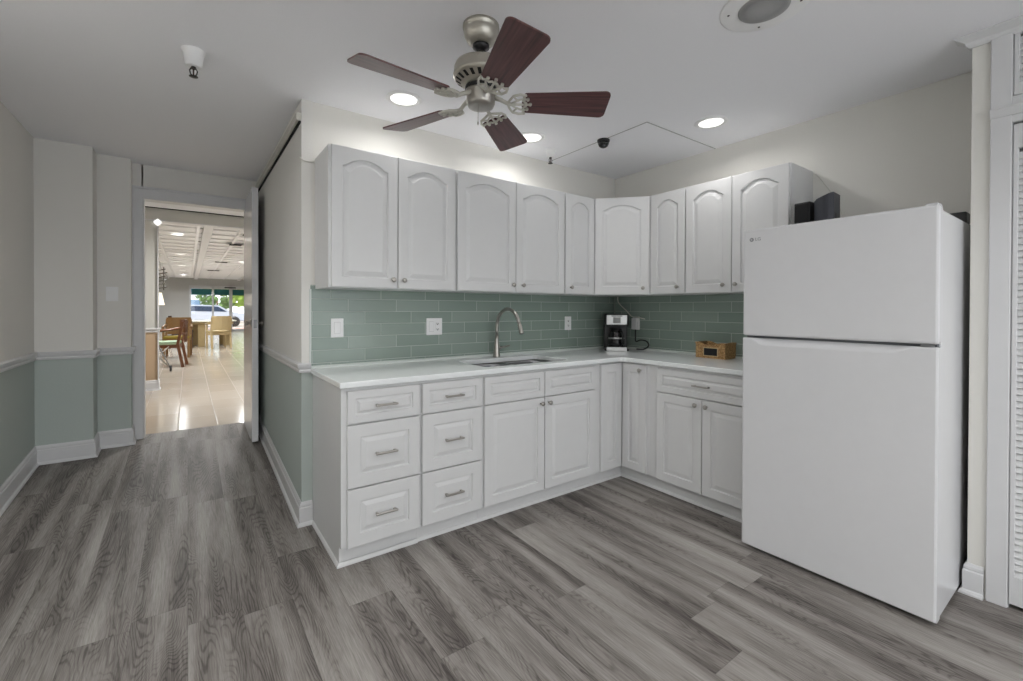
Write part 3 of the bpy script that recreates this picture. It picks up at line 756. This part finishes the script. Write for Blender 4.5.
def iron_mesh():
    m = MB(); z = -.008
    def T(p, r): m.tube([(x, y, z_) for x, y, z_ in p], r, 8)
    # arm from flywheel to the leaf shaped frame
    T([(.055, 0, .025), (.09, .0, .010), (.12, 0, z), (.14, 0, z)], [.011, .009, .008, .007])
    for s in (-1, 1):
        T([(.115, s * .004, z + .004), (.125, s * .028, z), (.138, s * .050, z), (.165, s * .060, z), (.192, s * .056, z)], .0052)
        T([(.13, s * .003, z), (.148, s * .018, z), (.170, s * .031, z), (.188, s * .033, z)], .0042)
        T([(.192, s * .056, z), (.182, s * .045, z), (.190, s * .033, z), (.181, s * .021, z), (.194, s * .010, z), (.186, 0, z)], .0048)
        T([(.138, s * .048, z), (.150, s * .032, z), (.160, s * .022, z)], .0040)
    T([(.12, 0, z), (.155, 0, z), (.205, 0, z)], [.008, .0048, .0048])
    for x, y in ((.200, .030), (.200, -.030), (.212, 0)): m.lathe([(.006, z - .004), (.007, z - .001), (.007, z + .006)], 12, c=(x, y, 0))
    return m
ZB = 2.150 - H
b0 = None
for k in range(5):
    a = 5.7008 + k * 2 * math.pi / 5
    mt = Matrix.Translation((0, 0, ZB)) @ Matrix.Rotation(a, 4, 'Z') @ Matrix.Rotation(R(-14), 4, 'X')
    if b0 is None:
        b0 = blade_mesh().build('blade', BLADE, fan, mtx=mt); i0 = iron_mesh().build('blade_iron', mat('iron_nickel', (204, 201, 192), .45, .5), b0)
    else:
        b = b0.copy(); COL.objects.link(b); b.parent = fan; b.matrix_local = mt
        i = i0.copy(); COL.objects.link(i); i.parent = b
LENS = mat('lamp_lens', (255, 255, 255), .5, emit=((255, 252, 246), 1.8))
def area(name, size, power, loc, parent, col=(1, .97, .93), spread=160):
    L = D.lights.new(name, 'AREA'); L.shape = 'DISK'; L.size = size; L.energy = power; L.color = col; L.spread = R(spread)
    o = D.objects.new(name, L); COL.objects.link(o); o.parent = parent; o.location = loc; return o
def downlight(x, y, label, power=LAMP_W, grp=None, z=H, r=.10, col=(1, .99, .975)):
    t = thing('recessed_ceiling_light', label, 'ceiling light', (x, y, z), 0, grp)
    MB().lathe([(r, 0), (r, -.004), (r * .93, -.009), (r * .80, -.010), (r * .74, -.006), (r * .74, -.001)], 40, caps=False).build('trim_ring', PLATE, t)
    MB().lathe([(r * .75, -.002), (r * .75, -.0045), (r * .5, -.005)], 36).build('lens', LENS, t)
    area('lamp', r * 1.4, power, (0, 0, -.013), t, col)
    return t
downlight(-2.212, -.354, 'round recessed light in the ceiling left of the fan')
downlight(-1.262, -.333, 'round recessed light in the ceiling behind the lowest fan blade')
downlight(-.480, -1.222, 'round recessed light near the right wall above the refrigerator')
for x, y in ((-3.85, -.7), (-3.4, -2.2), (-2.4, -3.5), (-1.7, -4.1), (-3.6, -4.9), (-2.4, -5.1), (-1.2, -4.9)):  # unseen lamps added as fill light for kitchen and hallway
    downlight(x, y, 'round recessed fill light added outside the view', FILL_W, 'recessed fill lights added outside the view')
sp = thing('ceiling_speaker', 'round white ceiling speaker at the top edge of the photo', 'speaker', (-1.355, -1.952, H))
MB().lathe([(.161, 0), (.161, -.003), (.155, -.006), (.100, -.007)], 56).build('ring', mat('speaker_ring', (246, 246, 246), .6), sp)
def grille():
    q = NB('speaker_mesh'); tc = q.n('TexCoord'); v = q.n('TexVoronoi'); v.inputs['Scale'].default_value = 260; v.inputs['Randomness'].default_value = .1
    q.l(tc.outputs['Object'], v.inputs['Vector']); c = q.mix(q.math('LESS_THAN', v.outputs['Distance'], .32), lin((168, 168, 168)), lin((70, 70, 70))); q.l(c, q.b.inputs['Base Color']); return q.m
MB().lathe([(.093, -.006), (.092, -.010), (.06, -.012), (.001, -.013)], 48, caps=False).build('grille', grille(), sp)
for a in (115, 205, 295, 25):
    a = R(a + 8); MB().lathe([(.005, -.0075), (.004, -.009)], 12, c=(.128 * math.cos(a), .128 * math.sin(a), 0)).build('screw', mat('screw_dark', (80, 80, 80), .5), sp)
dc = thing('security_camera', 'small black dome security camera on the kitchen ceiling', 'camera', (-.81, -.60, H))
MB().lathe([(.044, 0), (.045, -.006), (.044, -.012), (.041, -.020)], 32).build('base', BLACK, dc)
MB().lathe([(.040, -.019), (.038, -.032), (.031, -.046), (.018, -.055), (.001, -.058)], 32).build('dome', mat('smoked_dome', (12, 12, 14), .08), dc)
MB().lathe([(.012, -.03), (.013, -.053), (.008, -.060)], 20, c=(-.012, -.016, .006)).build('lens', mat('lens_grey', (90, 90, 94), .1), dc)
def sprinkler(x, y, label, s=1.0, white=True):
    t = thing('fire_sprinkler', label, 'sprinkler', (x, y, H))
    MB().lathe([(.038 * s, 0), (.037 * s, -.004), (.032 * s, -.016), (.026 * s, -.055 * s), (.016 * s, -.058 * s)], 28).build('escutcheon', PLATE, t)
    m = MB(); z = -.055 * s; k = mat('sprinkler_metal', (62, 60, 58), .4, .8)
    m.lathe([(.010, z), (.010, z - .014)], 14)
    for sg in (-1, 1): m.tube([(sg * .009, 0, z - .010), (sg * .015, 0, z - .022), (sg * .012, 0, z - .038), (sg * .003, 0, z - .046)], .0028, 6)
    m.build('frame', k, t)
    MB().tube([(0, 0, z - .012), (0, 0, z - .042)], .003, 8).build('bulb', mat('bulb_red', (70, 50, 50), .2), t)
    MB().lathe([(.006, z - .044), (.018, z - .048), (.018, z - .050), (.004, z - .052)], 20).build('deflector', k, t)
    return t
sprinkler(-3.200, -.222, 'white-collared fire sprinkler on the ceiling near the hallway', 1.3)
sprinkler(-.985, -.225, 'small white-collared fire sprinkler above the wall cabinets', 1.0)

# ------------------------------------------------------------------ vestibule and dining hall beyond the door
HC = 2.60
FW_ = mat('far_wall', (186, 186, 184), .8)
def far_two():
    q = NB('far_two_tone'); g = q.n('NewGeometry'); sp_ = q.n('SeparateXYZ'); q.l(g.outputs['Position'], sp_.inputs[0])
    q.l(q.mix(q.math('LESS_THAN', sp_.outputs[2], .97), lin((206, 205, 198)), lin((196, 170, 140))), q.b.inputs['Base Color']); q.b.inputs['Roughness'].default_value = .8; return q.m
m = MB(); m.box(-9, -3.556, 4.8, 4.95, FZ, HC + .1); m.box(-3.556, 3, 4.8, 4.95, 2.435, HC + .1); m.box(-1.2, 3, 4.8, 4.95, FZ, 2.434)
struct(m, 'wall_hall_front', far_two(), 'wall pier and beam opening into the dining hall')
m = MB(); m.box(-4.6, -4.5, 2.18, 4.8, FZ, HC + .1); m.box(-1.2, -1.1, 2.18, 4.8, FZ, HC + .1); m.box(-4.6, -4.1, 2.1, 2.2, FZ, HC + .1); m.box(-2.62, -1.1, 2.185, 2.3, FZ, HC + .1)
struct(m, 'wall_vestibule', FW_, 'side walls of the vestibule behind the door')
m = MB(); m.box(-4.6, -1.1, 2.18, 4.95, HC, HC + .06)
struct(m, 'ceiling', CEIL, 'white ceiling of the vestibule behind the door')
m = MB(); m.box(-3.70, -1.2, 4.78, 4.80, 2.590, 2.600)  # thin dark strip drawn in as the shadow of the gap over the beam
struct(m, 'trim_10', DARK, 'dark strip painted as the gap shadow above the beam of the hall opening', 'seam')
m = MB(); m.box(-3.70, -1.2, 4.785, 4.96, 2.425, 2.437); m.box(-3.5555, -3.548, 4.78, 4.96, FZ, 2.43)
m.sweep([(-4.4, 4.8, FZ), (-3.552, 4.8, FZ), (-3.552, 4.95, FZ)], BBP, -1); m.sweep([(-4.4, 4.8, .935), (-3.552, 4.8, .935), (-3.552, 4.95, .935)], RLP, -1)
struct(m, 'trim_11', TRIM, 'white trim on the pier of the hall opening', 'trim')
ls = thing('strip_light', 'white strip light on the vestibule ceiling', 'ceiling light', (-2.5, 4.0, HC))
MB().box(-.60, .60, -.05, .05, -.04, 0, .004).build('housing', PLATE, ls); MB().box(-.58, .58, -.04, .04, -.05, -.038).build('tube', LENS, ls)
area('lamp', .3, 45, (0, 0, -.06), ls, (1, .99, .98))
o = MB().box(-.033, .033, -.02, .02, -.033, .033, .004, Matrix.Rotation(R(45), 4, 'Y')).build('emergency_lamp', mat('lit_diffuser', (255, 255, 255), .5, emit=((255, 255, 255), 1.0)), loc=(-3.55, 4.775, 2.40)); tag(o, 'small white square fixture at the top of the hall pier', 'fixture')
# dining hall shell
ZC = 2.62
m = MB(); m.box(-9.1, -9, 4.9, 22.2, FZ, ZC); m.box(3, 3.1, 4.9, 22.2, FZ, ZC)
struct(m, 'wall_hall_sides', FW_, 'side walls of the dining hall')
m = MB(); m.box(-9, -3.16, 22, 22.15, FZ, ZC); m.box(-3.16, 1.2, 22, 22.15, 2.28, ZC); m.box(1.2, 3, 22, 22.15, FZ, ZC)
struct(m, 'wall_hall_back', FW_, 'back wall of the dining hall with glazed doors')
def tin():
    return mat('tin_ceiling', (248, 248, 250), .28)
m = MB(); m.box(-9, 3, 4.95, 22, ZC, ZC + .05)
y = 5.2
while y < 21.9:
    m.box(-9, 3, y, y + .10, ZC - .025, ZC + .001, .006); m.box(-9, 3, y + .2, y + .24, ZC - .012, ZC + .001); y += .61
x = -8.6
while x < 3: m.box(x, x + .05, 4.95, 22, ZC - .03, ZC + .001, .006); x += .61
struct(m, 'ceiling', tin(), 'embossed white panel ceiling of the dining hall')
m = MB()
for xx, ww in ((-3.02, .14), (-1.35, .14), (-3.95, .05), (-4.15, .05), (-4.35, .05)): m.box(xx, xx + ww, 4.96, 21.98, ZC - .07, ZC - .02, .01)
struct(m, 'trim_12', TRIM, 'long white ceiling ribs of the dining hall', 'ceiling rib')
for i, y in enumerate((7.3, 10.9, 14.6, 16.9, 19.8)):
    lab = 'round ceiling light of the dining hall seen through the door'
    downlight(-3.38, y, lab, FAR_W, 'ceiling lights in the dining hall', ZC - .026, .13, (.94, .98, 1))
for x, y in ((-6, 8), (-6, 15), (0, 9), (0, 16), (-1.9, 12.5)):  # unseen lamps added to raise the general brightness of the hall
    downlight(x, y, 'round fill light added in an unseen part of the dining hall', FAR_W, 'fill lights added at the sides of the dining hall', ZC - .026, .13, (.94, .98, 1))
vg = None
for i, (x, y, w) in enumerate(((-2.15, 6.6, .55), (-2.42, 8.2, .22), (-2.45, 12.6, .3), (-2.5, 16.2, .35))):
    lab = ['long black slot vent in the dining hall ceiling nearest the door', 'short black slot vent, second from the door', 'black slot vent, third from the door', 'black slot vent farthest from the door'][i]
    v = thing('ceiling_vent', lab, 'vent', (x, y, ZC - .024)); MB().box(-w / 2, w / 2, -.06, .06, -.02, 0, .003).build('slot', DARK, v)
    MB().box(-w / 2 - .06, -w / 2, -.07, .07, -.022, 0).box(w / 2, w / 2 + .06, -.07, .07, -.022, 0).build('end_cap', PLATE, v)
# glazed sliding doors
GL = D.materials.new('clear_glass'); GL.use_nodes = True; nt = GL.node_tree; nt.nodes.clear()
out = nt.nodes.new('ShaderNodeOutputMaterial'); mx = nt.nodes.new('ShaderNodeMixShader'); tr = nt.nodes.new('ShaderNodeBsdfTransparent'); gg = nt.nodes.new('ShaderNodeBsdfGlossy'); gg.inputs['Roughness'].default_value = .02
mx.inputs[0].default_value = .06; nt.links.new(tr.outputs[0], mx.inputs[1]); nt.links.new(gg.outputs[0], mx.inputs[2]); nt.links.new(mx.outputs[0], out.inputs[0])
ALU = mat('aluminium_frame', (200, 202, 204), .4, .2)
win = thing('window_1', 'wide glazed entrance doors at the far end of the dining hall', 'window', (0, 22.0, 0)); win['kind'] = 'structure'
m = MB(); xs = [-3.16, -2.30, -1.60, -.75, .2, 1.2]
for i, x in enumerate(xs):
    w = .07 if i != 2 else .13; m.box(x - w / 2, x + w / 2, -.03, .09, FZ, 2.28, .004)
m.box(-3.16, 1.2, -.03, .09, 2.14, 2.28, .004); m.box(-3.16, 1.2, -.03, .09, FZ, FZ + .10, .004)
m.build('frame', ALU, win)
for a, b in zip(xs, xs[1:]):
    MB().box(a + .03, b - .03, .03, .038, FZ + .1, 2.14).build('pane', GL, win)
    MB().box(a + .045, b - .045, .00, .02, 1.86, 2.13, .003).build('valance', mat('teal_fabric', (40, 104, 104), .8), win)
MB().box(-1.85, -1.40, -.06, -.03, 2.185, 2.235, .004).build('door_sensor', BLACK, win)

# furniture in the hall
def chair(name, label, loc, rzv, wood, cushion, arms=True, solid_back=False):
    t = thing(name, label, 'chair', loc, rzv)
    sh, w, dp, H_ = .43, .50, .48, .88
    for sx in (-1, 1):
        MB().bar((sx * (w / 2 - .03), dp / 2 - .03, 0), (sx * (w / 2 - .025), dp / 2 - .03, .66 if arms else sh), .042, .042).build('leg', wood, t)
        MB().bar((sx * (w / 2 - .03), -dp / 2 - .05, 0), (sx * (w / 2 - .025), -dp / 2 + .03, sh), .045, .045).bar((sx * (w / 2 - .025), -dp / 2 + .03, sh - .01), (sx * (w / 2 - .03), -dp / 2 - .05, H_ - .04), .045, .04).build('leg', wood, t)
        if arms:
            MB().tube([(sx * (w / 2 - .02), dp / 2 + .02, .66), (sx * (w / 2 + .01), 0, .68), (sx * (w / 2 - .02), -dp / 2 - .02, .72)], .022, 8).build('arm', wood, t)
    MB().box(-w / 2 + .02, w / 2 - .02, -dp / 2 + .02, dp / 2 - .02, sh - .07, sh - .01, .005).build('seat_frame', wood, t)
    MB().box(-w / 2 + .015, w / 2 - .015, -dp / 2 + .03, dp / 2, sh - .012, sh + .045, .018).build('seat', cushion, t)
    m = MB(); pts = [(-w / 2 + .02, -dp / 2 - .03), (-w / 4, -dp / 2 - .07), (0, -dp / 2 - .085), (w / 4, -dp / 2 - .07), (w / 2 - .02, -dp / 2 - .03)]
    for z0, z1 in (((.50, H_),) if solid_back else ((H_ - .14, H_), (.60, .64))):
        for (xa, ya), (xb, yb) in zip(pts, pts[1:]):
            m.prism([(xa, ya), (xb, yb), (xb, yb + .025), (xa, ya + .025)], z0, z1)
    if not solid_back:
        for xx in (-.1, 0, .1): m.bar((xx, -dp / 2 - .06, .45), (xx, -dp / 2 - .07, H_ - .1), .03, .015)
    m.build('backrest', wood, t)
    return t
chair('armchair', 'brown wooden armchair with pale green seat, nearest the doorway', (-3.56, 7.72, FZ), R(82), BROWNW, SAGE)
chair('armchair', 'brown wooden armchair standing behind the nearest armchair', (-3.42, 9.70, FZ), R(175), mat('honey_wood', (140, 106, 64), .4, noise=.15), OLIVE, solid_back=True)
chair('dining_chair', 'pale wooden chair on the right of the round table', (-2.55, 11.9, FZ), R(12), PALEW, mat('tan_seat', (190, 172, 130), .8), arms=True, solid_back=True)
chair('dining_chair', 'dark wooden chair on the left of the round table', (-3.35, 12.6, FZ), R(-90), mat('dark_wood', (64, 44, 34), .4), mat('dark_seat', (70, 60, 50), .8), arms=False)
tb = thing('round_table', 'round dining table with a pale top and square wooden pillar legs', 'table', (-2.72, 13.0, FZ))
MB().lathe([(.66, .70), (.68, .705), (.68, .735), (.66, .74)], 48).build('tabletop', mat('pale_top', (222, 218, 206), .25), tb)
MB().lathe([(.60, .63), (.60, .70)], 40).build('apron', PALEW, tb)
for x, y in ((-.20, -.42), (.34, .36), (-.36, .36), (.42, -.10)): MB().box(x - .085, x + .085, y - .085, y + .085, 0, .66, .006).build('leg', mat('table_leg_wood', (170, 150, 108), .45, noise=.15), tb)
# sideboard with lamp, left
sd = thing('sideboard', 'tan wooden sideboard behind the nearest armchair', 'sideboard', (-4.20, 9.3, FZ))
MB().box(-.45, .42, -.25, .25, .08, .78, .006).build('body', mat('dark_wood', (64, 44, 34), .4), sd)
MB().box(-.48, .46, -.28, .28, .78, .82, .006).build('top', mat('tan_top', (196, 168, 120), .4), sd)
for x, y in ((-.4, -.2), (.36, -.2), (-.4, .2), (.36, .2)): MB().box(x, x + .05, y - .025, y + .025, 0, .09).build('leg', mat('dark_wood', (64, 44, 34), .4), sd)
lp = thing('table_lamp', 'lamp with a white shade on the sideboard', 'lamp', (-3.80, 9.25, FZ + .82))
MB().lathe([(.07, 0), (.075, .02), (.03, .04), (.05, .12), (.055, .2), (.02, .28), (.012, .36)], 24).build('base', mat('lamp_ceramic', (60, 52, 44), .3), lp)
MB().lathe([(.17, .34), (.12, .60)], 32, caps=False).build('lamp_shade', mat('lamp_shade', (246, 240, 226), .8, emit=((255, 240, 214), .9)), lp)
# walker
wk = thing('walker', 'folded metal walker frame beside the nearest armchair', 'walker', (-3.62, 7.02, FZ))
MB().tube([(-.25, -.1, .06), (-.2, 0, .45), (-.18, .05, .85)], .012, 8).tube([(.15, -.12, .06), (-.05, 0, .5), (-.12, .05, .85)], .012, 8).build('frame', STEEL, wk)
MB().tube([(-.22, -.05, .06), (.12, .05, .42)], .01, 8).tube([(.14, -.05, .06), (-.2, .05, .42)], .01, 8).build('cross_brace', CHROME, wk)
for x in (-.25, .15): MB().lathe([(.05, -.015), (.05, .015)], 20, mtx=Matrix.Translation((x, -.11, .05)) @ Matrix.Rotation(R(90), 4, 'Y')).build('wheel', BLACK, wk)
# hanging metal wall art / rack near the left
wr = thing('hanging_rack', 'dark metal scroll rack hanging beside the hall pier', 'rack', (-3.80, 9.65, 1.70))
m = MB()
for k in range(6):
    z = .078 * k; m.tube([(-.25, 0, z), (-.1, .02, z + .03), (.05, 0, z - .01), (.20 - .03 * (k % 2), .02, z + .03)], .012, 6)
for x in (-.2, 0, .14): m.tube([(x, .01, -.05), (x, .01, .46)], .009, 6)
m.build('scrollwork', mat('dark_iron', (120, 118, 112), .5, .3), wr)

# ------------------------------------------------------------------ outdoors
m = MB(); m.box(-40, 30, 22.2, 80, -.2, .08)
o = m.build('ground', mat('pavement', (186, 176, 168), .8, noise=.08, scale=2)); tag(o, 'pale pavement outside the glazed doors', 'pavement', kind='structure')
m = MB()
for i in range(5): m.box(-6, 8, 24.2 + i * .9, 24.6 + i * .9, .08, .085)
o = m.build('paving_band', mat('red_paver', (176, 120, 104), .8)); tag(o, 'reddish paver bands in the pavement outside', 'pavement', kind='structure')
def car(label, loc, rzv, body, w=1.75):
    t = thing('parked_car', label, 'car', loc, rzv)
    side = [(-2.1, .35), (2.1, .35), (2.15, .62), (2.0, .82), (1.15, .92), (.55, 1.34), (-1.0, 1.38), (-1.65, .98), (-2.1, .9)]
    m = MB(); m.prism(side, -w / 2, w / 2, Matrix.Rotation(R(90), 4, 'X'), bev=.05); m.build('body', body, t)
    m = MB(); m.prism([(.98, .95), (.50, 1.27), (-.92, 1.31), (-1.42, 1.0)], -w / 2 - .01, w / 2 + .01, Matrix.Rotation(R(90), 4, 'X')); m.build('windows', mat('car_glass', (40, 56, 80), .1), t)
    for x in (-1.35, 1.35):
        for y in (-w / 2 + .05, w / 2 - .05):
            MB().lathe([(.31, -.11), (.33, -.08), (.33, .08), (.31, .11), (.15, .12)], 28, mtx=Matrix.Translation((x, y, .33)) @ Matrix.Rotation(R(90), 4, 'X')).build('wheel', BLACK, t)
    return t
car('silver blue car parked outside the glazed doors', (-2.3, 31, .08), R(4), mat('car_silver', (196, 206, 220), .25, .3))
car('white car parked farther right outside', (4.0, 34, .08), R(-3), mat('car_white', (236, 238, 240), .25))
bl = thing('building', 'pale building with window bands across the street', 'building', (-6.5, 48, 0))
MB().box(-8, 5.0, 0, 6, 0, 5.5).build('wall', mat('building_wall', (206, 214, 222), .8), bl)
for k in range(2):
    for j in range(7): MB().box(-7.5 + j * 1.75, -6.3 + j * 1.75, -.05, .02, 1.0 + k * 1.7, 2.0 + k * 1.7).build('window', mat('building_glass', (110, 140, 170), .2), bl)
def bush(loc, s, label, col, nm):
    random.seed(hash(label) % 1000 if False else int(abs(loc[0] * 13 + loc[1] * 7)))
    t = thing('tree', label, 'tree', loc)
    MB().tube([(0, 0, 0), (.05, 0, s * .45), (0, 0, s * .8)], [.12, .09, .05], 8).build('trunk', BROWNW, t)
    m = MB()
    for i in range(420):
        a, b = random.uniform(0, 6.28), random.uniform(-1, 1); rr = s * .55 * random.uniform(.75, 1.05); q_ = math.sqrt(1 - b * b)
        p = Vector((rr * q_ * math.cos(a), rr * q_ * math.sin(a), s * .85 + rr * b * .85)); n = Vector((random.gauss(0, 1), random.gauss(0, 1), random.gauss(0, 1))).normalized(); tt = n.orthogonal().normalized(); bb_ = n.cross(tt); L = s * .09
        m.quadpts([p + tt * L, p + bb_ * L * .6, p - tt * L, p - bb_ * L * .6])
    m.build('foliage', mat(nm, col, .7, noise=.4, scale=3), t); return t
bush((1.0, 38, 0), 3.4, 'bright yellow-green tree outside behind the right glass door', (150, 176, 80), 'leaf_lime')
bush((5.0, 42.5, 0), 3.8, 'darker green tree farther right outside', (96, 132, 70), 'leaf_green')
bush((7.5, 36.5, 0), 3.3, 'olive green tree at the far right outside', (140, 160, 90), 'leaf_olive')
bush((-1.2, 44, 0), 2.6, 'small green tree between the building and the lime tree', (110, 140, 84), 'leaf_mid')
